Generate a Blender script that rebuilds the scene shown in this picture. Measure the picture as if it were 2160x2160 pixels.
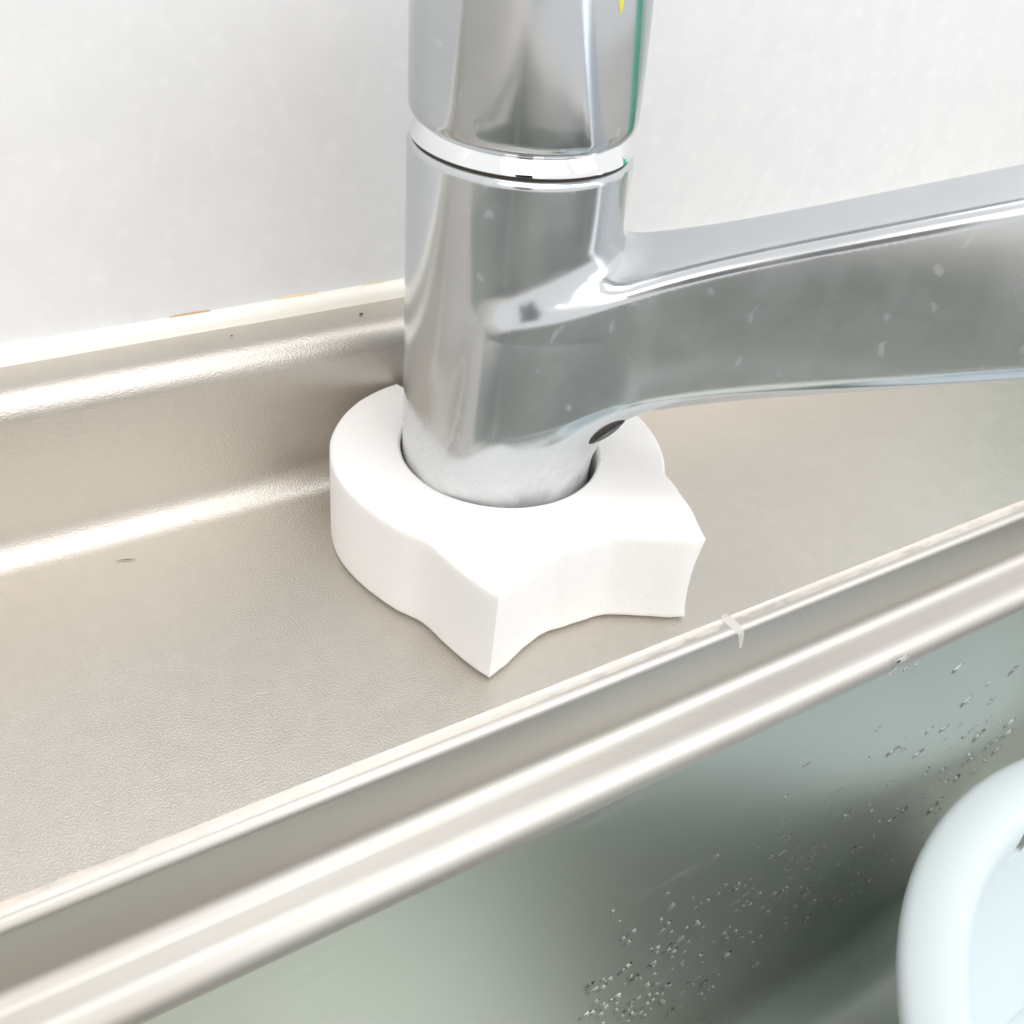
import bpy, bmesh, math, random
import numpy as np
from mathutils import Vector, Matrix, noise

S = 0.72            # metres per layout unit
random.seed(7); rng = np.random.default_rng(7)
for o in list(bpy.data.objects): bpy.data.objects.remove(o)
scene = bpy.context.scene
col = scene.collection
R_ = math.radians

# ------------------------------------------------------------------ camera
Rm = np.array([[0.8551, -0.2526, 0.4528], [-0.5098, -0.5689, 0.6454], [0.0946, -0.7827, -0.6152]])
CAM = np.array([0, 0, .25])
right, up, back = Rm[:, 0], -Rm[:, 1], -Rm[:, 2]
up = up - right * up.dot(right); up /= np.linalg.norm(up); right /= np.linalg.norm(right)
back = np.cross(right, up)
cd = bpy.data.cameras.new('camera'); cam = bpy.data.objects.new('camera', cd); col.objects.link(cam)
M4 = Matrix(((right[0], up[0], back[0], CAM[0] * S), (right[1], up[1], back[1], CAM[1] * S),
             (right[2], up[2], back[2], CAM[2] * S), (0, 0, 0, 1)))
cam.matrix_world = M4
cd.sensor_width = 36; cd.lens = 36; cd.clip_start = .01; cd.clip_end = 100
cd.dof.use_dof = True; cd.dof.focus_distance = .345 * S; cd.dof.aperture_fstop = 24
scene.camera = cam

# ------------------------------------------------------------------ light
w = bpy.data.worlds.new('World'); scene.world = w; w.use_nodes = True
wb = w.node_tree.nodes['Background']; wb.inputs[0].default_value = (.985, .98, .975, 1); wb.inputs[1].default_value = .61
scene.view_settings.view_transform = 'Standard'; scene.view_settings.look = 'None'
scene.view_settings.exposure = 0.83; scene.view_settings.gamma = 1

def area(name, loc, target, sx, sy, power, color=(1, 1, 1)):
    l = bpy.data.lights.new(name, 'AREA'); l.shape = 'RECTANGLE'; l.size = sx * S; l.size_y = sy * S
    l.energy = power; l.color = color
    o = bpy.data.objects.new(name, l); col.objects.link(o)
    p = Vector(loc) * S; t = Vector(target) * S
    o.location = p; o.rotation_euler = (t - p).to_track_quat('-Z', 'Y').to_euler()
    return o
area('window_light', (.62, -2.35, 2.5), (.15, .2, 0), 1.35, 2.0, 6.3, (.93, .97, 1))
area('window_light', (2.35, -1.95, 2.45), (.15, .2, 0), 1.6, 2.0, 10.8, (.95, .98, 1))
area('window_light', (-1.2, -2.4, 2.2), (.15, .2, 0), 2.6, 2.0, 11, (1, .90, .78))
area('ceiling_light', (.3, .0, 2.8), (.3, .1, 0), 1.6, 1.0, 6, (.98, .99, 1))

# ------------------------------------------------------------------ materials
def mat(name):
    m = bpy.data.materials.new(name); m.use_nodes = True
    nt = m.node_tree; b = nt.nodes['Principled BSDF']
    return m, nt, b
def nd(nt, t, **k):
    n = nt.nodes.new(t)
    for a, v in k.items():
        if a in n.inputs: n.inputs[a].default_value = v
        else: setattr(n, a, v)
    return n
def coords(nt, scale=(1, 1, 1), rot=(0, 0, 0)):
    tc = nd(nt, 'ShaderNodeTexCoord'); mp = nd(nt, 'ShaderNodeMapping')
    mp.inputs['Scale'].default_value = scale; mp.inputs['Rotation'].default_value = rot
    nt.links.new(tc.outputs['Object'], mp.inputs[0]); return mp.outputs[0]
def noise_(nt, vec, scale, detail=3, rough=.5):
    n = nd(nt, 'ShaderNodeTexNoise'); n.inputs['Scale'].default_value = scale
    n.inputs['Detail'].default_value = detail; n.inputs['Roughness'].default_value = rough
    nt.links.new(vec, n.inputs['Vector']); return n.outputs['Fac']
def ramp(nt, fac, stops):
    r = nd(nt, 'ShaderNodeValToRGB'); e = r.color_ramp.elements
    while len(e) < len(stops): e.new(.5)
    for i, (p, c) in enumerate(stops):
        e[i].position = p; e[i].color = c if len(c) == 4 else (*c, 1)
    nt.links.new(fac, r.inputs[0]); return r.outputs[0]
def bump(nt, b, height, strength, dist, chain=None):
    n = nd(nt, 'ShaderNodeBump'); n.inputs['Strength'].default_value = strength; n.inputs['Distance'].default_value = dist
    nt.links.new(height, n.inputs['Height'])
    if chain: nt.links.new(chain, n.inputs['Normal'])
    nt.links.new(n.outputs[0], b.inputs['Normal']); return n.outputs[0]
def math_(nt, op, a, b=None, clamp=False):
    n = nd(nt, 'ShaderNodeMath'); n.operation = op; n.use_clamp = clamp
    for i, v in enumerate((a, b)):
        if v is None: continue
        if isinstance(v, (int, float)): n.inputs[i].default_value = v
        else: nt.links.new(v, n.inputs[i])
    return n.outputs[0]
def mixc(nt, fac, a, b):
    n = nd(nt, 'ShaderNodeMix'); n.data_type = 'RGBA'
    for s, v in ((0, fac), (6, a), (7, b)):
        if isinstance(v, (int, float)): n.inputs[s].default_value = v
        elif isinstance(v, tuple): n.inputs[s].default_value = (*v, 1)
        else: nt.links.new(v, n.inputs[s])
    return n.outputs[2]
g3 = lambda v: (v, v, v)

# embossed stainless steel
def make_embossed():
    m, nt, b = mat('embossed_stainless'); b.inputs['Metallic'].default_value = 1
    v = coords(nt)
    big = noise_(nt, v, 14, 3)
    mid = noise_(nt, v, 160, 4, .6)
    c = ramp(nt, big, [(.3, (.60, .562, .51)), (.7, (.63, .597, .55))])
    c2 = ramp(nt, mid, [(.35, g3(.965)), (.65, g3(1.0))])
    mx = nd(nt, 'ShaderNodeMix'); mx.data_type = 'RGBA'; mx.blend_type = 'MULTIPLY'; mx.inputs[0].default_value = 1
    nt.links.new(c, mx.inputs[6]); nt.links.new(c2, mx.inputs[7]); nt.links.new(mx.outputs[2], b.inputs['Base Color'])
    nt.links.new(ramp(nt, mid, [(.3, g3(.40)), (.7, g3(.45))]), b.inputs['Roughness'])
    fine = noise_(nt, coords(nt, (1, 1, 1)), 2100, 1.5, .5)
    fr = ramp(nt, fine, [(.36, g3(0)), (.64, g3(1))])
    n1 = bump(nt, b, fr, .36, .00012)
    # worn scratches, sparse
    vor = nd(nt, 'ShaderNodeTexVoronoi'); vor.feature = 'DISTANCE_TO_EDGE'; vor.inputs['Scale'].default_value = 34
    dist = nd(nt, 'ShaderNodeVectorMath'); dist.operation = 'ADD'
    nz = nd(nt, 'ShaderNodeTexNoise'); nz.inputs['Scale'].default_value = 60; nt.links.new(v, nz.inputs['Vector'])
    sc = nd(nt, 'ShaderNodeVectorMath'); sc.operation = 'SCALE'; sc.inputs['Scale'].default_value = .03
    nt.links.new(nz.outputs['Color'], sc.inputs[0]); nt.links.new(v, dist.inputs[0]); nt.links.new(sc.outputs[0], dist.inputs[1])
    nt.links.new(dist.outputs[0], vor.inputs['Vector'])
    line = ramp(nt, vor.outputs['Distance'], [(0, g3(1)), (.012, g3(0))])
    msk = ramp(nt, noise_(nt, v, 26, 2), [(.60, g3(0)), (.68, g3(1))])
    sm = math_(nt, 'MULTIPLY', line, msk)
    bump(nt, b, sm, .5, -.00012, n1)
    return m
M_emb = make_embossed()

def make_satin(name, base, rough, grain_axis='x', bands=True):
    m, nt, b = mat(name); b.inputs['Metallic'].default_value = 1
    v = coords(nt); vs = coords(nt, (4, 160, 160))
    brush = noise_(nt, vs, 6, 4, .7)
    big = noise_(nt, v, 9, 3)
    lo = tuple(x * .94 for x in base); c = ramp(nt, big, [(.3, lo), (.7, base)])
    # water marks and fingerprints
    blot = ramp(nt, noise_(nt, coords(nt, (.25, 1, 1)), 45, 6, .68), [(.55, g3(0)), (.72, g3(1))])
    c = mixc(nt, math_(nt, 'MULTIPLY', blot, .6), c, tuple(min(1, x * 1.1) for x in base))
    nt.links.new(c, b.inputs['Base Color'])
    r = math_(nt, 'ADD', math_(nt, 'MULTIPLY', brush, .10), rough - .05)
    r = math_(nt, 'ADD', r, math_(nt, 'MULTIPLY', blot, .10))
    nt.links.new(r, b.inputs['Roughness'])
    n1 = bump(nt, b, brush, .10, .00006)
    fine = noise_(nt, v, 2600, 1, .5)
    bump(nt, b, fine, .12, .00004, n1)
    return m
M_rim = make_satin('polished_stainless_rim', (.55, .525, .49), .47)
M_bowl = make_satin('satin_stainless_bowl', (.535, .56, .52), .41)

# polished strip with limescale along the deck edge
def make_scale_strip():
    m, nt, b = mat('limescaled_stainless')
    v = coords(nt, (1, 2.2, 1))
    n = noise_(nt, v, 120, 6, .65)
    f = ramp(nt, n, [(.40, g3(.35)), (.58, g3(1))])
    nt.links.new(mixc(nt, f, (.47, .44, .405), (.60, .55, .50)), b.inputs['Base Color'])
    nt.links.new(ramp(nt, f, [(0, g3(1)), (1, g3(.35))]), b.inputs['Metallic'])
    nt.links.new(ramp(nt, f, [(0, g3(.25)), (1, g3(.5))]), b.inputs['Roughness'])
    bump(nt, b, noise_(nt, coords(nt), 900, 3), .35, .0001)
    return m
M_strip = make_scale_strip()

# chrome, with a lightly hazed film and limescale patches low on the body
def make_chrome(name, deposit, tone=1, haze=.15):
    m, nt, b = mat(name)
    v = coords(nt)
    blot = noise_(nt, v, 55, 5, .6)
    spots = ramp(nt, noise_(nt, coords(nt, (1, 1, .8)), 210, 1.2, .5), [(.70, g3(0)), (.80, g3(1))])
    smear = ramp(nt, noise_(nt, coords(nt, (1, 1, .18)), 60, 3, .55), [(.52, g3(0)), (.75, g3(1))])
    f = math_(nt, 'MULTIPLY', ramp(nt, blot, [(.45, g3(0)), (.62, g3(1))]), .06)
    f = math_(nt, 'ADD', f, math_(nt, 'MULTIPLY', spots, .22))
    f = math_(nt, 'ADD', f, math_(nt, 'MULTIPLY', smear, .09))
    if deposit:
        sep = nd(nt, 'ShaderNodeSeparateXYZ'); nt.links.new(v, sep.inputs[0])
        edge = math_(nt, 'ADD', sep.outputs['Z'], math_(nt, 'MULTIPLY', math_(nt, 'SUBTRACT', noise_(nt, v, 40, 5, .62), .5), -.030))
        low = nd(nt, 'ShaderNodeMapRange'); low.clamp = True
        low.inputs['From Min'].default_value = .046; low.inputs['From Max'].default_value = .030
        sx_ = math_(nt, 'MAXIMUM', math_(nt, 'SUBTRACT', sep.outputs['X'], .125), 0)
        edge = math_(nt, 'SUBTRACT', edge, math_(nt, 'MULTIPLY', math_(nt, 'MINIMUM', sx_, .05), .38))
        nt.links.new(edge, low.inputs['Value'])
        crust = ramp(nt, noise_(nt, v, 110, 7, .68), [(.38, g3(.42)), (.64, g3(.80))])
        f = math_(nt, 'ADD', f, math_(nt, 'MULTIPLY', low.outputs[0], crust), True)
    f = math_(nt, 'ADD', f, haze, True)
    nt.links.new(mixc(nt, f, tuple(x * tone for x in (.60, .63, .66)), (.69, .70, .705)), b.inputs['Base Color'])
    nt.links.new(math_(nt, 'SUBTRACT', 1, math_(nt, 'MULTIPLY', f, .85), True), b.inputs['Metallic'])
    nt.links.new(ramp(nt, f, [(0, g3(.065)), (.25, g3(.16)), (1, g3(.36))]), b.inputs['Roughness'])
    bump(nt, b, f, .12, .00006)
    return m
M_chrome = make_chrome('hazed_chrome', False, .78, .12)
M_chrome_low = make_chrome('limescaled_chrome', True, .90, .22)
M_ring, _nt, _b = mat('clean_chrome'); _b.inputs['Metallic'].default_value = 1; _b.inputs['Base Color'].default_value = (.86, .87, .88, 1); _b.inputs['Roughness'].default_value = .03

def simple(name, c, rough, **k):
    m, nt, b = mat(name); b.inputs['Base Color'].default_value = (*c, 1); b.inputs['Roughness'].default_value = rough
    for a, v in k.items(): b.inputs[a].default_value = v
    return m, nt, b
M_gap, _, _ = simple('dark_grimy_gap', (.035, .024, .015), .6)
M_rubber, nt, b = simple('dark_rubber', (.035, .045, .05), .35)
bump(nt, b, noise_(nt, coords(nt), 900, 3), .4, .0002)

# melamine foam
M_foam, nt, b = simple('melamine_foam', (.885, .87, .855), .95)
b.inputs['Subsurface Weight'].default_value = .35; b.inputs['Subsurface Radius'].default_value = (1, .95, .9); b.inputs['Subsurface Scale'].default_value = .004
b.inputs['Specular IOR Level'].default_value = .1
n1 = bump(nt, b, noise_(nt, coords(nt), 900, 4, .65), .5, .0003)
pit = ramp(nt, noise_(nt, coords(nt), 420, 2), [(.24, g3(0)), (.30, g3(1))]); bump(nt, b, pit, .4, .0003, n1)

# wall panel
M_wall, nt, b = simple('mottled_wall_panel', (.8, .8, .8), .42)
v = coords(nt)
fl = noise_(nt, coords(nt, (1, 1, .8)), 95, 3, .55)
fl2 = noise_(nt, coords(nt), 230, 2, .5)
c = ramp(nt, fl, [(.35, (.695, .705, .73)), (.62, (.725, .735, .755))])
f2 = ramp(nt, fl2, [(.54, g3(0)), (.72, g3(.5))])
c = mixc(nt, f2, c, (.80, .80, .80))
warm = ramp(nt, noise_(nt, v, 5, 2), [(.35, g3(0)), (.65, g3(.35))])
c = mixc(nt, warm, c, (.745, .735, .725))
nt.links.new(c, b.inputs['Base Color'])
bump(nt, b, noise_(nt, v, 600, 2), .06, .0001)

M_seal, nt, b = simple('aged_white_sealant', (.86, .84, .77), .35)
b.inputs['Subsurface Weight'].default_value = .2; b.inputs['Subsurface Scale'].default_value = .002
st = ramp(nt, noise_(nt, coords(nt), 40, 5, .7), [(.60, g3(0)), (.8, g3(.5))])
nt.links.new(mixc(nt, st, (.84, .82, .755), (.76, .69, .56)), b.inputs['Base Color'])
bump(nt, b, noise_(nt, coords(nt, (1, 3, 3)), 120, 3), .3, .0004)
M_drip, _, _ = simple('limescale', (.56, .535, .50), .5)
M_stain, _, _ = simple('rusty_stain', (.55, .36, .20), .6)
M_stain2, _, _ = simple('ochre_stain', (.74, .62, .44), .6)

M_tub, nt, b = simple('pale_blue_plastic', (.60, .668, .695), .3)
b.inputs['Subsurface Weight'].default_value = .2; b.inputs['Subsurface Scale'].default_value = .005; b.inputs['Subsurface Radius'].default_value = (1, 1, 1)
bump(nt, b, noise_(nt, coords(nt), 60, 2), .04, .001)
M_water, nt, b = simple('water', (1, 1, 1), .0, **{'Transmission Weight': 1, 'IOR': 1.33})
M_speck, _, _ = simple('dark_speck', (.12, .085, .06), .8)
M_yellow, _, _ = simple('yellow_enamel', (.75, .70, .08), .3)
M_bottle, _, _ = simple('green_bottle_plastic', (.04, .50, .34), .25)

# ------------------------------------------------------------------ object helpers
def link(name, me, m, parent=None, smooth=True, sharp=None):
    if m: me.materials.append(m)
    if smooth:
        me.polygons.foreach_set('use_smooth', [True] * len(me.polygons))
        if sharp: me.set_sharp_from_angle(angle=R_(sharp))
    me.update()
    o = bpy.data.objects.new(name, me); col.objects.link(o)
    if parent: o.parent = parent
    return o
def mesh(name, V, F, m, parent=None, smooth=True, sharp=None, loc=None):
    """V in layout units; world space, made relative to loc"""
    me = bpy.data.meshes.new(name)
    off = Vector(loc) if loc is not None else Vector((0, 0, 0))
    me.from_pydata([((Vector(v) - off) * S) for v in V], [], F)
    me.validate()
    o = link(name, me, m, parent, smooth, sharp)
    return o
def empty(name, loc=(0, 0, 0)):
    o = bpy.data.objects.new(name, None); col.objects.link(o); o.location = Vector(loc) * S; o.empty_display_size = .01; return o
def tag(o, label=None, cat=None, group=None, kind=None):
    if label: o['label'] = label
    if cat: o['category'] = cat
    if group: o['group'] = group
    if kind: o['kind'] = kind
    return o
def grid_faces(n, mcount, close_n=False):
    F = []
    for i in range(mcount - 1):
        for j in range(n if close_n else n - 1):
            a = i * n + j; b2 = i * n + (j + 1) % n
            F.append((a, b2, b2 + n, a + n))
    return F

# ------------------------------------------------------------------ wall
YW = .3385
V = [(-2, YW, .05), (2.6, YW, .05), (2.6, YW, 1.6), (-2, YW, 1.6), (-2, YW + .02, .05), (2.6, YW + .02, .05), (2.6, YW + .02, 1.6), (-2, YW + .02, 1.6)]
wall = mesh('wall', V, [(0, 1, 2, 3), (5, 4, 7, 6), (0, 4, 5, 1), (3, 2, 6, 7), (1, 5, 6, 2), (0, 3, 7, 4)], M_wall, smooth=False)
tag(wall, kind='structure')

# ------------------------------------------------------------------ stainless worktop: upstand, deck, edge strip, bowl
counter = empty('sink_worktop', (.2, .2, 0))
tag(counter, 'beige-grey embossed stainless steel sink worktop with rounded upstand and sunken bowl under the faucet', 'sink')
PC = (.2, .2, 0)
def arc(cy, cz, r, a0, a1, n):
    return [(cy + r * math.cos(R_(a0 + (a1 - a0) * i / n)), cz + r * math.sin(R_(a0 + (a1 - a0) * i / n))) for i in range(n + 1)]
# upstand profile (y,z) from deck back up
Yf, Rc, Rt, zt = .3123, .0105, .0094, .0621
prof = [(Yf - Rc - .006, 0)] + arc(Yf - Rc, Rc, Rc, -90, 0, 14) + [(Yf + .0001, z) for z in (.02, .03, .04)] + arc(Yf + Rt, zt - Rt, Rt, 180, 90, 14) + [(Yf + Rt + .006, zt), (YW + .002, zt)]
xs = np.linspace(-1.2, 1.8, 31)
V = [(x, y, z) for x in xs for (y, z) in prof]; n = len(prof)
mesh('upstand', V, [tuple(reversed(f)) for f in grid_faces(n, len(xs))], M_emb, counter, loc=PC)

# bowl / deck rings.  Rounded rectangle ring param: inner box, offset d outwards
BX0, BX1, BY0, BY1 = -.36, .80, -.42, .178    # ring at the deck edge
CR = .085
def ring(off, z):
    """rounded rectangle, 'off' = inward offset from the deck edge"""
    x0, x1, y0, y1 = BX0 + off, BX1 - off, BY0 + off, BY1 - off; r = max(CR - off, .02)
    P = []
    for (cx, cy, a0) in ((x1 - r, y1 - r, 0), (x0 + r, y1 - r, 90), (x0 + r, y0 + r, 180), (x1 - r, y0 + r, 270)):
        for k in range(13):
            a = R_(a0 + 90 * k / 12); P.append((cx + r * math.cos(a), cy + r * math.sin(a), z))
    # subdivide straight sides
    Q = []
    for i in range(len(P)):
        Q.append(P[i])
        if i % 13 == 12:
            p, q = P[i], P[(i + 1) % len(P)]
            for k in range(1, 12): Q.append(tuple(p[j] + (q[j] - p[j]) * k / 12 for j in range(3)))
    return Q
def rings_mesh(name, rs, m, sharp=None, cap=False):
    N = len(rs[0]); V = [p for r in rs for p in r]
    F = grid_faces(N, len(rs), True)
    if cap: F.append(tuple((len(rs) - 1) * N + i for i in range(N)))
    return mesh(name, V, F, m, counter, loc=PC, sharp=sharp)
# deck = outer rectangle to ring(0)
inner = ring(0, 0); yb = Yf - Rc - .006
outer = []
for (x, y, z) in inner:
    fx = (x - BX0) / (BX1 - BX0); fy = (y - BY0) / (BY1 - BY0)
    outer.append([x, y, z])
X0, X1, Yb0, Yb1 = -1.2, 1.8, -.50, yb
def to_outer(p):
    cx, cy = (BX0 + BX1) / 2, (BY0 + BY1) / 2
    dx, dy = p[0] - cx, p[1] - cy
    hx, hy = (BX1 - BX0) / 2 , (BY1 - BY0) / 2
    if abs(dx) / hx > abs(dy) / hy: t = 'x'
    else: t = 'y'
    sx = 1 if dx > 0 else -1; sy = 1 if dy > 0 else -1
    if t == 'x': return (X1 if dx > 0 else X0, Yb0 + (p[1] - BY0) / (BY1 - BY0) * (Yb1 - Yb0), 0)
    return (X0 + (p[0] - BX0) / (BX1 - BX0) * (X1 - X0), Yb1 if dy > 0 else Yb0, 0)
out = [to_outer(p) for p in inner]
# exact outer corners
for c_ in ((X0, Yb0), (X0, Yb1), (X1, Yb0), (X1, Yb1)):
    k = min(range(len(out)), key=lambda i: (out[i][0] - c_[0]) ** 2 * .1 + (out[i][1] - c_[1]) ** 2 + ((out[i][0] - c_[0]) ** 2 > .6) * 9)
    out[k] = (c_[0], c_[1], 0)
rings_mesh('deck', [[tuple(q) for q in out], inner], M_emb).data.polygons.foreach_set('use_smooth', [False] * len(inner))
# edge strip: flat polished band then small convex roll down
zs = [(0, 0, ), (.0002, -.00045), (.0036, -.0012)]
strip = [ring(o_, z) for o_, z in zs]
rings_mesh('edge_strip', strip, M_strip)
bowl_p = [(.0036, -.0012)]
Ye = .0070; r1 = .0034
bowl_p += [(Ye - r1 + r1 * math.sin(R_(a)), -.0012 - r1 + r1 * math.cos(R_(a))) for a in np.linspace(12, 84, 8)]
zl = -.0292; rc = .0066
bowl_p += [(Ye + .0002, -.010), (Ye + .0006, -.018)]
bowl_p += [(Ye + .0008 + rc - rc * math.cos(R_(a)), zl + rc - rc * math.sin(R_(a))) for a in np.linspace(5, 86, 9)]
xe = Ye + .0008 + rc
r2 = .0095
bowl_p += [(xe + .0035 + r2 * math.sin(R_(a)), zl - .0004 - r2 + r2 * math.cos(R_(a))) for a in np.linspace(3, 87, 14)]
x2 = xe + .0035 + r2
zf = -.285; rb = .030; xw = x2 + .011
for t in (.1, .3, .5, .7, .9):
    bowl_p.append((x2 + (xw - x2) * t, zl - r2 + (zf + rb - (zl - r2)) * t))
bowl_p += [(xw + rb - rb * math.cos(R_(a)), zf + rb - rb * math.sin(R_(a))) for a in np.linspace(3, 88, 12)]
bowl_p += [(xw + rb + .06, zf - .001)]
edge_i = 26
k_split = next(i for i, p in enumerate(bowl_p) if p[1] < zl - r2 + .0014)
rings_mesh('bowl_rim', [ring(o_, z) for o_, z in bowl_p[:k_split + 1]], M_rim)
rings_mesh('bowl', [ring(o_, z) for o_, z in bowl_p[k_split:]], M_bowl, cap=True)
WALLX2, WALLXW, ZF = x2, xw, zf
def wall_y(z):   # y of the bowl's rear wall at height z
    t = (z - (zl - r2)) / (zf + rb - (zl - r2)); return BY1 - (x2 + (xw - x2) * t)

# limescale drip that crosses the edge strip right of the sponge
V = []; NX = 10
pd = [(-.0009, .0000), (-.0003, 0), (.0002, -.00045), (.0036, -.0012), (.0050, -.00152), (.0060, -.0022), (.0068, -.0034), (.0070, -.0050), (.00715, -.0080), (.0073, -.0110)]
for i, (o_, z) in enumerate(pd):
    t = i / (len(pd) - 1); wdt = .0020 * (1 - t) ** .8 * (.35 + .65 * min(1, t * 5)) + .0007
    for j in range(NX + 1):
        s_ = j / NX * 2 - 1; lift = .00008 + .00007 * (1 - s_ * s_)
        x = .2235 + .0045 * t + s_ * wdt * (1 + .35 * noise.noise(Vector((i * 1.7, (s_ > 0) * 5, 0))))
        V.append((x, BY1 - o_ - lift * (0 if i < 3 else 1), z + lift * (1 if i < 6 else .2)))
dr = mesh('limescale_drip', V, [tuple(reversed(f)) for f in grid_faces(NX + 1, len(pd))], M_drip, counter, loc=PC)
dr['label'] = 'pale limescale drip crossing the edge strip'

# front apron of the worktop
mesh('front_apron', [(X0, Yb0, 0), (X1, Yb0, 0), (X1, Yb0 - .004, -.006), (X0, Yb0 - .004, -.006), (X1, Yb0 - .004, -.08), (X0, Yb0 - .004, -.08)],
     [(0, 3, 2, 1), (3, 5, 4, 2)], M_rim, counter, loc=PC, smooth=False)

# ------------------------------------------------------------------ sealant bead
pr = [(.3335, zt - .0005)] + [(YW - .0046 * math.cos(R_(a)), zt - .0003 + .0058 * math.sin(R_(a)) ** .85) for a in np.linspace(4, 88, 9)] + [(YW + .001, zt + .0058), (YW + .001, zt - .0005)]
xs = np.linspace(-1.2, 1.8, 601); V = []
for x in xs:
    w_ = noise.noise(Vector((x * 18, 3, 0))) * .0004 + noise.noise(Vector((x * 70, 9, 0))) * .00015
    for i, (y, z) in enumerate(pr):
        V.append((x, y - (w_ if 0 < i < 9 else 0), z + (w_ * .7 if 3 < i < 11 else 0)))
seal = mesh('sealant_bead', V, [tuple(reversed(f)) for f in grid_faces(len(pr), len(xs))], M_seal, loc=(.1, YW, zt), sharp=60)
seal.location = Vector((.1, YW, zt)) * S
tag(seal, 'creamy white sealant bead running between the steel upstand and the wall panel', 'sealant')
def stain(x0, x1, hgt, m, seed):
    V, F = [], []
    N = 28
    for i in range(N + 1):
        t = i / N; x = x0 + (x1 - x0) * t
        h = hgt * math.sin(math.pi * t) ** .5 * (.55 + .6 * abs(noise.noise(Vector((x * 300, seed, 1)))))
        for (dy, dz) in ((0, 0), (0, h + .0001)):
            V.append((x, YW - .00035 + dy, zt + .0054 + dz))
        V.append((x, YW + .0002, zt + .0054 + h + .0001))
    for i in range(N):
        for j in range(2): a = i * 3 + j; F.append((a, a + 3, a + 4, a + 1))
    o = mesh('stain', V, F, m, seal, loc=(.1, YW, zt)); o['label'] = 'rusty orange stain along the top of the bead' if m is M_stain else 'pale ochre stain on the bead'
stain(.0785, .0935, .0009, M_stain, 1); stain(.119, .135, .0012, M_stain2, 2); stain(.153, .163, .0007, M_stain2, 5)

# ------------------------------------------------------------------ faucet
A0 = np.array([.1716, .2590]); perp = np.array([-.84, .543]); KT = .0195
def axis(z): return A0 + perp * KT * (z - .03)
faucet = empty('kitchen_faucet', (A0[0], A0[1], 0))
tag(faucet, 'chrome single-lever faucet, thick spout rising to the right, limescale on its base', 'faucet')
FC = (A0[0], A0[1], 0)
PHI = R_(-42); U = np.array([math.cos(PHI), math.sin(PHI)]); Nn = np.array([-U[1], U[0]])

def smin(a, b, k):
    h = np.clip(.5 + .5 * (b - a) / k, 0, 1); return b * (1 - h) + a * h - k * h * (1 - h)
def sdf(p):
    """p: (...,3) in local coords u,o,z about A0"""
    u, o, z = p[..., 0], p[..., 1], p[..., 2]
    ax = KT * (z - .03)
    au, ao = (perp @ U) * ax, (perp @ Nn) * ax
    rr = np.hypot(u - au, o - ao)
    R0 = .03435 + .0006 * np.exp(-(z / .03) ** 2)
    # round top edge
    ztop = .1484; e = .0022
    dx = rr - (R0 - e); dz = z - (ztop - e)
    cyl = np.minimum(np.maximum(dx, dz), 0) + np.hypot(np.maximum(dx, 0), np.maximum(dz, 0)) - e
    # spout
    zt_ = .1040 + .403 * u + .003 * np.exp(-(np.maximum(u, 0) / .02) ** 2)
    zb_ = .0548 + .298 * u
    # under side a little swollen further out
    hh = (zt_ - zb_) / 2; zc = (zt_ + zb_) / 2
    hw = .0155 + .0178 * np.exp(-(np.maximum(u, 0) / .042) ** 2)
    crown = -.0006 * (o / .02) ** 2
    # different corner radii top / bottom
    zz = z - zc; zz = zz - crown * np.clip(zz / hh, 0, 1) ** 2
    s = np.clip((zz / hh) * .5 + .5, 0, 1); s = s * s * (3 - 2 * s)
    rad = .0120 * (1 - s) + .0056 * s
    bulge = .0012 * (1 - (zz / hh) ** 2)
    qx = np.abs(o) - (hw + bulge) + rad; qz = np.abs(zz) - hh + rad
    d2 = np.minimum(np.maximum(qx, qz), 0) + np.hypot(np.maximum(qx, 0), np.maximum(qz, 0)) - rad
    d2 = d2 * .93
    # ends
    dend = np.maximum(u - .240, -u - .0)
    sp = -smin(-d2, -dend, .008)
    k = .012 + .019 * np.clip((.100 - z) / .05, 0, 1)
    return smin(cyl, sp, k)
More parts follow.
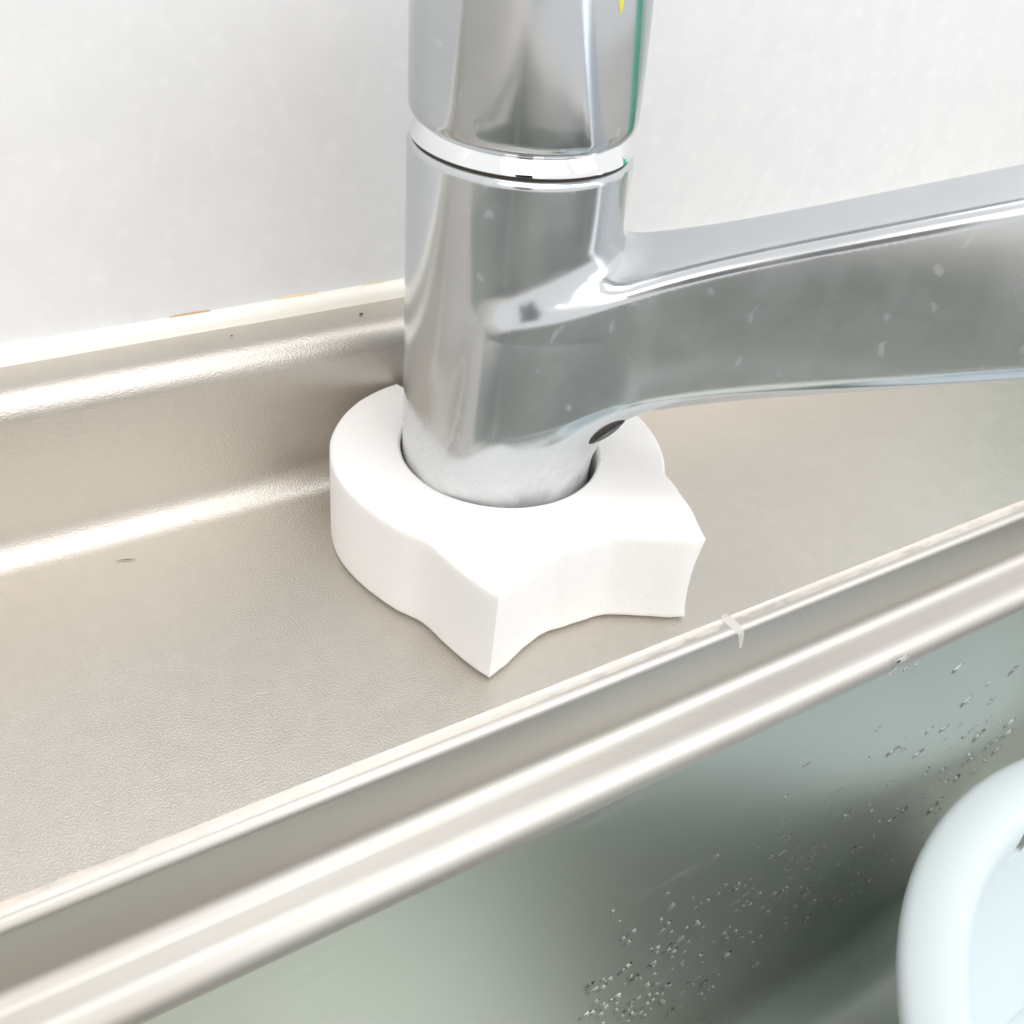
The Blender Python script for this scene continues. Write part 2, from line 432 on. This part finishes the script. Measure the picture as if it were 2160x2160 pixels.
def surface_nets(f, lo, hi, h):
    ax_ = [np.arange(lo[i], hi[i] + h, h) for i in range(3)]
    G = np.stack(np.meshgrid(*ax_, indexing='ij'), -1)
    D = f(G); ins = D < 0
    n0, n1_, n2 = D.shape
    cnt = np.zeros((n0 - 1, n1_ - 1, n2 - 1)); acc = np.zeros(cnt.shape + (3,))
    offs = [(i, j, k) for i in (0, 1) for j in (0, 1) for k in (0, 1)]
    def sl(o_): return tuple(slice(o_[d], D.shape[d] - 1 + o_[d]) for d in range(3))
    for a in offs:
        for d in range(3):
            if a[d] == 0:
                b_ = list(a); b_[d] = 1; b_ = tuple(b_)
                da, db = D[sl(a)], D[sl(b_)]; cr = (da < 0) != (db < 0)
                t = np.where(cr, da / np.where(cr, da - db, 1), 0)
                P = G[sl(a)].copy(); P[..., d] += t * h
                cnt += cr; acc += P * cr[..., None]
    act = cnt > 0
    idx = -np.ones(cnt.shape, int); idx[act] = np.arange(act.sum())
    V = acc[act] / cnt[act][:, None]
    F = []
    for d in range(3):
        e1, e2 = (d + 1) % 3, (d + 2) % 3
        s0 = [slice(1, -1)] * 3; s0[d] = slice(0, D.shape[d] - 1)
        s1 = list(s0); s1[d] = slice(1, D.shape[d])
        A_, B_ = ins[tuple(s0)], ins[tuple(s1)]
        c_ = np.argwhere(A_ != B_)
        if not len(c_): continue
        flip = A_[tuple(c_.T)]
        base = c_.copy()
        for q in range(3):
            if q != d: base[:, q] += 1
        def cell(m1, m2):
            b_ = base.copy(); b_[:, e1] -= m1; b_[:, e2] -= m2; return idx[tuple(b_.T)]
        q = np.stack([cell(1, 1), cell(0, 1), cell(0, 0), cell(1, 0)], 1)
        q[~flip] = q[~flip][:, ::-1]
        F.append(q)
    F = np.concatenate(F)
    def grad(P):
        e = 2e-5; g = np.zeros_like(P)
        for d in range(3):
            dp = np.zeros(3); dp[d] = e; g[:, d] = (f(P + dp) - f(P - dp)) / (2 * e)
        return g
    for _ in range(4):
        g = grad(V); V = V - g * (f(V) / np.maximum((g ** 2).sum(1), 1e-6))[:, None]
    g = grad(V); Nrm = g / np.linalg.norm(g, axis=1)[:, None]
    return V, F, Nrm
V, F, Nr = surface_nets(sdf, (-.044, -.044, -.004), (.250, .044, .210), .0009)
def to_world(V): 
    return np.c_[V[:, :1] * U + V[:, 1:2] * Nn, V[:, 2]]
Vw = to_world(V); Nw = to_world(Nr)
keep = V[F].mean(1)[:, 2] > -.003
F = F[keep]
isp = V[F].mean(1)[:, 0] > .047
def sub(name, mask, m):
    f = F[mask]; ids, inv = np.unique(f, return_inverse=True); f = inv.reshape(f.shape)
    me = bpy.data.meshes.new(name); me.from_pydata((Vw[ids] * S).tolist(), [], f.tolist())
    me.polygons.foreach_set('use_smooth', [True] * len(me.polygons)); me.materials.append(m)
    me.update(); me.normals_split_custom_set_from_vertices(Nw[ids].tolist())
    o = bpy.data.objects.new(name, me); col.objects.link(o); o.parent = faucet; return o
body = sub('body', ~isp, M_chrome_low); body['label'] = 'cylindrical chrome body crusted with pale limescale low down'
spout = sub('spout', isp, M_chrome_low)

def lathe(name, prof, m, parent, N=200, axisf=None, rmod=None, sharp=40, loc=FC, capt=False):
    V = []
    for (r, z) in prof:
        c_ = axisf(z)
        for j in range(N):
            a = 2 * math.pi * j / N; rr = rmod(a, r, z) if rmod else r
            V.append((c_[0] + rr * math.cos(a), c_[1] + rr * math.sin(a), z))
    F = grid_faces(N, len(prof), True)
    if capt: F.append(tuple((len(prof) - 1) * N + i for i in range(N)))
    return mesh(name, V, F, m, parent, loc=loc, sharp=sharp)
# dark groove, neck ring, handle cap
gap = lathe('joint_gap', [(.0318, .1480), (.0330, .1484), (.0331, .1495), (.0318, .1498)], M_gap, faucet, axisf=axis)
lathe('neck_ring', [(.0300, .1490), (.0333, .1492), (.0336, .1495), (.0335, .1499), (.0326, .1515), (.0313, .1538), (.0300, .1552)], M_ring, faucet, axisf=axis, sharp=50)
AZF = R_(-67)
def cap_r(a, r, z):
    r2_ = r
    d = (a - AZF + math.pi) % (2 * math.pi) - math.pi
    if abs(d) < 1.3:
        d0 = .0328 - (z - .156) * .09 + (r - .0341) * .6; Rf = .075; c_ = d0 - Rf
        lim = c_ * math.cos(d) + math.sqrt(Rf * Rf - (c_ * math.sin(d)) ** 2)
        k = .0012; h = max(0, min(1, .5 + .5 * (lim - r) / k)); r2_ = lim * (1 - h) + r * h - k * h * (1 - h)
    return r2_
rf = .0052
cp = [(.0300, .1565), (.0303, .1552)] + [(.0340 - rf + rf * math.sin(R_(a)) , .1537 + rf * .95 - rf * .95 * math.cos(R_(a))) for a in np.linspace(20, 90, 10)]
cp = [(.0290, .1544)] + cp[2:] + [(.0341, z) for z in np.linspace(.160, .2000, 11)]
cp += [(.0341 - .008 + .008 * math.cos(R_(a)), .205 + .008 * math.sin(R_(a))) for a in np.linspace(0, 85, 8)] + [(.01, .2135), (.0005, .214)]
cap = lathe('handle', cp, M_chrome, faucet, N=360, axisf=axis, rmod=cap_r, sharp=25, capt=True)
# lever: tapered plate springing from the top of the handle and rising over the spout
def lever():
    V, F = [], []
    N = 24; K = 20
    for i in range(N):
        t = i / (N - 1); u = -.012 + .15 * t
        wv = (.024 - .007 * t) * (1 if t < .9 else math.sqrt(max(0, 1 - ((t - .9) / .1) ** 2)) * .9 + .1)
        zc = .2135 + .32 * u; th = .0062 - .0022 * t
        for k in range(K):
            a = 2 * math.pi * k / K
            o_ = wv * math.copysign(abs(math.cos(a)) ** .5, math.cos(a)); z_ = th * math.copysign(abs(math.sin(a)) ** .6, math.sin(a))
            P = A0 + perp * KT * .18 + U * u + Nn * o_
            V.append((P[0], P[1], zc + z_))
    F = grid_faces(K, N, True) + [tuple(reversed(range(K))), tuple((N - 1) * K + k for k in range(K))]
    return mesh('lever', V, F, M_chrome, faucet, loc=FC, sharp=60)
lever()
# small yellow indicator mark on the handle front
def patch_on_cap(name, az0, az1, z0, z1, m, lift=.0004, shape=1.):
    V, F = [], []; NI, NJ = 12, 8
    for i in range(NI + 1):
        t = i / NI; z = z0 + (z1 - z0) * t; wv = math.sin(math.pi * (.06 + .88 * t)) ** shape
        for j in range(NJ + 1):
            s = (j / NJ - .5) * wv; a = R_((az0 + az1) / 2 + (az1 - az0) * s)
            edge = 1 - (2 * abs(j / NJ - .5)) ** 4
            edge *= 1 - (2 * abs(t - .5)) ** 6
            rr = cap_r(a % (2 * math.pi), .0341, z) - .0002 + (lift + .0002) * max(edge, 0)
            c_ = axis(z); V.append((c_[0] + rr * math.cos(a), c_[1] + rr * math.sin(a), z))
    F = grid_faces(NJ + 1, NI + 1)
    return mesh(name, V, F, m, faucet, loc=FC)
patch_on_cap('indicator', -74, -69, .1895, .1985, M_yellow)

# set-screw plug underneath the spout root
def raymarch(px, py, off=0):
    d = Rm @ np.array([(px - 1080) / 2160, (py - 1080) / 2160, 1.]); d /= np.linalg.norm(d)
    t = .2
    for _ in range(300):
        p = CAM + d * t; q = np.array([(p[:2] - A0) @ U, (p[:2] - A0) @ Nn, p[2]])
        s = sdf(q[None])[0]
        if s < 1e-5: break
        t += s * .6
    return q
q = np.array([.0385, -.0195, .0655])
# walk to the surface along the gradient
for _ in range(30):
    e = 1e-5; g = np.array([(sdf((q + dv)[None])[0] - sdf((q - dv)[None])[0]) / (2 * e) for dv in np.eye(3) * e])
    q = q - g * sdf(q[None])[0] / (g @ g)
g /= np.linalg.norm(g)
gw = Vector((*(g[0] * U + g[1] * Nn), g[2])); pw = Vector((*(A0 + q[0] * U + q[1] * Nn), q[2]))
ref = Vector((U[0], U[1], .3)); t1 = (ref - gw * ref.dot(gw)).normalized(); t2 = gw.cross(t1)
def plug(name, m, prof, rx, ry):
    V = []; N = 32
    for (r, h) in prof:
        for j in range(N):
            a = 2 * math.pi * j / N
            V.append(pw + t1 * (rx * r * math.cos(a)) + t2 * (ry * r * math.sin(a)) + gw * h)
    F = grid_faces(N, len(prof), True); F.append(tuple((len(prof) - 1) * N + i for i in range(N)))
    return mesh(name, V, F, m, faucet, loc=FC, sharp=40)
plug('screw_collar', M_gap, [(1.0, -.003), (1.0, .0003), (.94, .0006), (.80, .0006), (.74, .0002)], .0072, .0042)
plug('screw_plug', M_rubber, [(.72, -.003), (.72, .0009), (.62, .0013), (.2, .0012)], .0072, .0042)

# ------------------------------------------------------------------ cat-head melamine sponge
HC = np.array([.172, .258]); H = .038
def spline(pts, n):
    """Catmull-Rom through pts, n samples per span, excluding the last point"""
    P = [np.array(p) for p in pts]; P = [2 * P[0] - P[1]] + P + [2 * P[-1] - P[-2]]; out = []
    for i in range(1, len(P) - 2):
        for k in range(n):
            t = k / n
            out.append(.5 * (2 * P[i] + (P[i + 1] - P[i - 1]) * t + (2 * P[i - 1] - 5 * P[i] + 4 * P[i + 1] - P[i + 2]) * t * t + (3 * P[i] - P[i - 1] - 3 * P[i + 1] + P[i + 2]) * t ** 3))
    return out
pol = lambda a, r: HC + r * np.array([math.cos(R_(a)), math.sin(R_(a))])
TL = (.1312, .1885); TR = (.2094, .1834); JL = (.1178, .2296); IL = (.1595, .1990); IR = (.1815, .1977); JR = (.2190, .2190)
outl = []
outl += spline([TL, (.1387, .1909), (.1488, .1953), (.1585, .1981), (.1660, .1978), (.1740, .1975), (.1830, .1966), (.1943, .1908), (.2035, .1856), TR], 6)
outl += spline([TR, (.2112, .1890), (.2148, .1982), (.2169, .2070), (.2182, .2125), JR], 4)
outl += [pol(a, .0611) for a in np.arange(-39.6, 98, 4)]
outl += [pol(99, .0608), pol(99.5, .055), pol(99, .045)]
outl += [pol(a, .0362) for a in np.arange(98.5, -255, -5)]
a_in = math.degrees(math.atan2(.3112 - HC[1], .1564 - HC[0]))
outl += [pol(105.2, .0362), pol(105.6, .045)]
outl += spline([(.1564, .3112), (.1509, .3106), (.1405, .3070), (.1345, .3036), (.1279, .2985), (.1208, .2908), (.1160, .2830), (.1122, .2725), (.1106, .2610), (.1116, .2500), (.1143, .2390), JL], 3)
outl += spline([JL, (.1229, .2205), (.1256, .2070), (.1284, .1955), TL], 4)
outl = [np.array(p) for p in outl]
# signed area orientation
ar = sum(outl[i][0] * outl[(i + 1) % len(outl)][1] - outl[(i + 1) % len(outl)][0] * outl[i][1] for i in range(len(outl)))
if ar < 0: outl.reverse()
NO = len(outl)
nrm = []
for i in range(NO):
    t = outl[(i + 1) % NO] - outl[i - 1]; t /= np.linalg.norm(t) + 1e-12; nrm.append(np.array([t[1], -t[0]]))
levels = [(0, -.0019), (.0007, -.0007), (.0016, 0)] + [(z, 0) for z in np.linspace(.003, H - .003, 11)] + [(H - .0012, 0), (H - .0005, -.0003), (H, -.0011)]
V = []
for z, ins_ in levels:
    for i in range(NO):
        p = outl[i] + nrm[i] * ins_
        # the right ear's cut edge is hollow half way down, the front ear's slightly bowed
        dR = np.linalg.norm(outl[i] - np.array(TR)); dL = np.linalg.norm(outl[i] - np.array(TL))
        hol = math.sin(math.pi * min(1, max(0, z / H))) ** .8
        p = p + np.array([-.0024, .0005]) * hol * math.exp(-(dR / .008) ** 2) + np.array([.0010, .0006]) * (z / H) * math.exp(-(dL / .02) ** 2) * 0
        nz_ = noise.noise(Vector((p[0] * 350, p[1] * 350, z * 200))) * .00010
        p = p + nrm[i] * nz_
        V.append((p[0], p[1], z + .0002))
F = grid_faces(NO, len(levels), True)
F += [tuple(reversed(range(NO))), tuple((len(levels) - 1) * NO + i for i in range(NO))]
sponge = mesh('cleaning_sponge', V, F, M_foam, loc=(HC[0], HC[1], 0), sharp=38)
bm = bmesh.new(); bm.from_mesh(sponge.data)
rt = bmesh.ops.triangulate(bm, faces=[f for f in bm.faces if len(f.verts) > 4])
for f in rt['faces']: f.smooth = False
bm.to_mesh(sponge.data); bm.free()
sponge.location = (HC[0] * S, HC[1] * S, 0)
tag(sponge, 'thick white cat-head shaped melamine sponge with two pointed ears, slipped round the faucet base', 'sponge')

# ------------------------------------------------------------------ wash tub
TC = np.array([.4124, -.0490]); TRd = .185; TZ = -.15
tub = empty('washing_up_bowl', (TC[0], TC[1], ZF)); tag(tub, 'pale blue plastic washing-up bowl standing in the sink, cut off at the right edge', 'basin')
prof_t = [(TRd - .0060, TZ - .020), (TRd - .0036, TZ - .013), (TRd - .0012, TZ - .008), (TRd, TZ - .003), (TRd - .0008, TZ + .0005), (TRd - .004, TZ + .0032), (TRd - .011, TZ + .0058), (TRd - .018, TZ + .0068), (TRd - .024, TZ + .0058), (TRd - .0285, TZ + .0020), (TRd - .0305, TZ - .0040)]
for i in range(1, 12):
    t = i / 11; prof_t.append((TRd - .0310 - .042 * t * t, TZ - .006 - (.108) * t))
rb2 = .018
for a in np.linspace(10, 90, 6): prof_t.append((TRd - .0730 - rb2 * (1 - math.cos(R_(a))), TZ - .114 - rb2 * math.sin(R_(a))))
prof_t += [(.05, TZ - .1325), (.0005, TZ - .1325)]
V, F = [], []
NT = 600
pt2 = []
for i in range(len(prof_t) - 1):
    for k in range(4):
        t = k / 4; p0, p1, p2, p3 = (np.array(prof_t[max(0, min(len(prof_t) - 1, i + q))]) for q in (-1, 0, 1, 2))
        pt2.append(tuple(.5 * (2 * p1 + (p2 - p0) * t + (2 * p0 - 5 * p1 + 4 * p2 - p3) * t * t + (3 * p1 - p0 - 3 * p2 + p3) * t ** 3)))
prof_t = pt2 + [prof_t[-1]]
for (r, z) in prof_t:
    for j in range(NT):
        a = 2 * math.pi * j / NT; V.append((TC[0] + r * math.cos(a), TC[1] + r * math.sin(a), z))
for i in range(len(prof_t) - 1):
    for j in range(NT):
        ang = 360 * (j + .5) / NT
        F.append((i * NT + j, i * NT + (j + 1) % NT, (i + 1) * NT + (j + 1) % NT, (i + 1) * NT + j))
tb = mesh('tub_shell', V, F, M_tub, tub, loc=(TC[0], TC[1], ZF), sharp=60)
md = tb.modifiers.new('thickness', 'SOLIDIFY'); md.thickness = .0022 * S; md.offset = -1
# grip slots cut through the rim
for a0 in (83, 263):
    V, F = [], []; K = 64
    for zz_ in (TZ + .02, TZ - .022):
        for k in range(K):
            t = 2 * math.pi * k / K; ca, sa = math.cos(t), math.sin(t)
            an = R_(a0 + 15.5 * ca); rr = .1590 - .0085 * ca * ca + .0034 * math.copysign(abs(sa) ** 1.4, sa)
            V.append((TC[0] + rr * math.cos(an), TC[1] + rr * math.sin(an), zz_))
    F = [(k, (k + 1) % K, K + (k + 1) % K, K + k) for k in range(K)] + [tuple(reversed(range(K))), tuple(range(K, 2 * K))]
    cut = mesh('cutter', V, F, None, tub, smooth=False, loc=(TC[0], TC[1], ZF))
    bm = bmesh.new(); bm.from_mesh(cut.data); bmesh.ops.recalc_face_normals(bm, faces=bm.faces); bm.to_mesh(cut.data); bm.free()
    bo = tb.modifiers.new('slot', 'BOOLEAN'); bo.operation = 'DIFFERENCE'; bo.object = cut; bo.solver = 'EXACT'
bpy.context.view_layer.update()
nm = bpy.data.meshes.new_from_object(tb.evaluated_get(bpy.context.evaluated_depsgraph_get()))
tb.modifiers.clear(); tb.data = nm
nm.polygons.foreach_set('use_smooth', [True] * len(nm.polygons)); nm.set_sharp_from_angle(angle=R_(50))
for o in [o for o in bpy.data.objects if o.name.startswith('cutter')]: bpy.data.objects.remove(o)

# ------------------------------------------------------------------ water drops
def drop_mesh(name, seed):
    r_ = random.Random(seed); V = []; N = 14; L = 5
    for i in range(L):
        a = R_(90 * i / (L - 1)); 
        for j in range(N):
            t = 2 * math.pi * j / N; wob = 1 + .12 * math.sin(2 * t + seed) + .07 * math.sin(3 * t + seed * 2)
            V.append((math.cos(a) * math.cos(t) * wob, math.cos(a) * math.sin(t) * wob, math.sin(a) * .95 if i < L - 1 else .95))
    F = grid_faces(N, L, True); F.append(tuple(reversed(range(N))))
    me = bpy.data.meshes.new(name); me.from_pydata(V, [], F); me.validate()
    me.polygons.foreach_set('use_smooth', [True] * len(me.polygons)); me.materials.append(M_water); me.update(); return me
DM = [drop_mesh('water_drop', k) for k in range(4)]
wn = Vector((0, -1, .045)).normalized(); wx = Vector((1, 0, 0)); wz = wn.cross(wx) * -1
if wz.z < 0: wz = -wz
def drop(x, z, la, lb, ang, label, group):
    me = random.choice(DM); o = bpy.data.objects.new('water_drop', me); col.objects.link(o)
    e1 = (wx * math.cos(ang) + wz * math.sin(ang)); e2 = wn.cross(e1)
    h = min(la, lb) * .36
    M = Matrix.Identity(4)
    for c_, v_, s_ in ((0, e1, la), (1, e2, lb), (2, wn, h)):
        for r_ in range(3): M[r_][c_] = v_[r_] * s_ * S
    p = Vector((x, wall_y(z), z)) * S
    for r_ in range(3): M[r_][3] = p[r_]
    o.matrix_world = M; tag(o, label, 'water drop', group); return o
def unproj_wall(px, py):
    d = Rm @ np.array([(px - 1080) / 2160, (py - 1080) / 2160, 1.])
    y = .148
    for _ in range(6):
        t = y / d[1]; P = CAM + d * t; y = wall_y(P[2])
    return P[0], P[2]
DROPS = []   # filled below
BIG = [(2020,1410,9,5),(2038,1480,11,5),(2128,1527,12,6),(2064,1553,12,8),(2085,1518,7,3),(1937,1590,11,6),(1960,1541,7,4),(2037,1552,8,5),(2093,1565,7,4),(2018,1642,8,5),(1788,1719,10,7),(1880,1730,8,6),(1995,1650,6,4),(1766,1670,8,2.5),(1684,1815,8,5),(1549,1878,6,5),(1550,1905,9,3.5),(1408,1950,6,4),(1390,1970,10,3.5),(1472,1952,5,3),(1323,1990,7,4),(1530,1983,8,5),(1405,2005,8,6),(1530,2018,10,7),(1374,2035,8,5),(1311,2050,7,5),(1340,2062,6,4),(1337,2065,9,6),(1299,2105,9,7),(1243,2078,7,4),(1250,2090,9,3.5),(1270,2085,8,4),(1362,2082,9,5),(1343,2108,7,4),(1360,2122,9,5),(1233,2143,9,5),(1256,2115,7,4),(1310,2145,9,4),(1345,2140,8,4),(1402,2082,9,4),(1505,2055,14,3),(1480,2080,10,3),(1430,2100,10,3),(1700,1880,8,5),(1765,1905,10,6),(1760,1895,6,4),(1820,1860,8,3),(1650,1800,6,4),(1905,1390,9,4),(1885,1415,8,2),(1912,1410,5,3),(1935,1398,5,2),(2140,1411,6,4)]
for (px, py, a, b_) in BIG:
    x, z = unproj_wall(px, py); k = .39 / 2160
    drop(x, z, a * k * 2.1, b_ * k * 2.1, R_(random.uniform(12, 60)), ('larger clear water drop ' + ('just under the bowl rim, top right' if py < 1460 else 'in the dense cluster low on the sink wall' if px < 1460 else 'on the sink wall just behind the blue tub' if px > 1900 else 'scattered midway along the dark sink wall')), 'larger water drops on the sink wall')
cnt = 0
while cnt < 235:
    s = random.random()
    px = 1240 + s * 900; base = 2140 - s * 640
    py = base + random.gauss(0, 75) + 30
    if py > 2170 or px > 2155 or not (1350 < py): continue
    if py > 2160 - (px - 1537) * .637 - 8 and px > 1500: continue
    if s > .55 and random.random() < .45: continue
    x, z = unproj_wall(px, py); a = random.uniform(3.5, 11) * .44 / 2160; el = random.choice((1, 1, 1.3, 2))
    drop(x, z, a * el, a * .9, R_(random.uniform(15, 50)), ('tiny water droplet ' + ('low at the left end of the splash' if s < .3 else 'in the middle of the splash' if s < .62 else 'high at the right end of the splash') + ' on the sink wall'), 'tiny water droplets on the sink wall'); cnt += 1

# drops on the bowl floor
def unz(px, py, z):
    d = Rm @ np.array([(px - 1080) / 2160, (py - 1080) / 2160, 1.]); return CAM + d * ((z - CAM[2]) / d[2])

# ------------------------------------------------------------------ the phone behind the lens, mirrored in the chrome
def slab(name, c, hx, hy, hz, rad, m, parent):
    V = []; K = 10
    for (sz, ins_) in ((-hz, .0012), (-hz * .6, 0), (hz * .6, 0), (hz, .0012)):
        for (cx, cy, a0) in ((1, 1, 0), (-1, 1, 90), (-1, -1, 180), (1, -1, 270)):
            for k in range(K):
                a = R_(a0 + 90 * k / (K - 1))
                lx = c[0] + cx * (hx - rad) + (rad - ins_) * math.cos(a); ly = c[1] + cy * (hy - rad) + (rad - ins_) * math.sin(a)
                V.append(tuple(CAM + right * lx + up * ly + back * (c[2] + sz)))
    F = grid_faces(4 * K, 4, True) + [tuple(reversed(range(4 * K))), tuple(range(12 * K, 16 * K))]
    return mesh(name, V, F, m, parent, sharp=40, loc=tuple(CAM))
ph = empty('smartphone', tuple(CAM)); tag(ph, 'dark blue smartphone taking the picture, seen only as a small reflection in the chrome', 'phone')
M_navy, _, _ = simple('dark_navy_glass', (.012, .018, .045), .15)
slab('phone_back', (.035, -.075, .022), .050, .102, .0055, .014, M_navy, ph)
slab('camera_bump', (.010, -.004, .0145), .022, .022, .0018, .008, M_navy, ph)

# ------------------------------------------------------------------ small debris
def fleck(name, px, py, pts, r, label, z=0, m=M_speck):
    P = unz(px, py, z)
    V, F = [], []; K = 6
    for i, (dx, dy, s_) in enumerate(pts):
        for k in range(K):
            a = 2 * math.pi * k / K; V.append((P[0] + dx, P[1] + dy + r * s_ * math.cos(a), z + .0004 + r * s_ * math.sin(a) * .8))
    F = grid_faces(K, len(pts), True) + [tuple(reversed(range(K))), tuple((len(pts) - 1) * K + k for k in range(K))]
    o = mesh(name, V, F, m, loc=tuple(P)); o.location = Vector(P) * S
    tag(o, label, 'debris'); return o
fleck('fibre', 266, 1182, [(-.0032, .0009, .4), (-.001, .0003, 1), (.0014, -.0004, 1), (.0032, -.0011, .4)], 0.00017, 'short brown fibre lying on the deck left of the sponge')
fleck('crumb', 762, 664, [(-.0008, 0, .5), (0, .0002, 1), (.0008, 0, .5)], .0004, 'dark crumb on top of the upstand close to the faucet', zt)
fleck('speck', 489, 710, [(-.0004, 0, .5), (0, .0001, 1), (.0004, 0, .5)], .00028, 'tiny dark speck on the upstand top, left of the crumb', zt)

# green bottle further along the worktop: it shows only as a reflection on the handle
bt = empty('soap_bottle', (.70, .285, 0)); tag(bt, 'green dish soap bottle standing on the deck right of the frame, mirrored in the handle', 'bottle')
def at_(c): return lambda z: c
lathe('bottle_body', [(.0005, .001), (.030, .001), (.034, .005), (.035, .03), (.035, .14), (.030, .165), (.016, .18), (.014, .186)], M_bottle, bt, N=64, axisf=at_((.70, .285)), loc=(.70, .285, 0))
lathe('bottle_cap', [(.016, .186), (.016, .206), (.007, .208), (.006, .222), (.0005, .223)], M_tub, bt, N=48, axisf=at_((.70, .285)), loc=(.70, .285, 0))
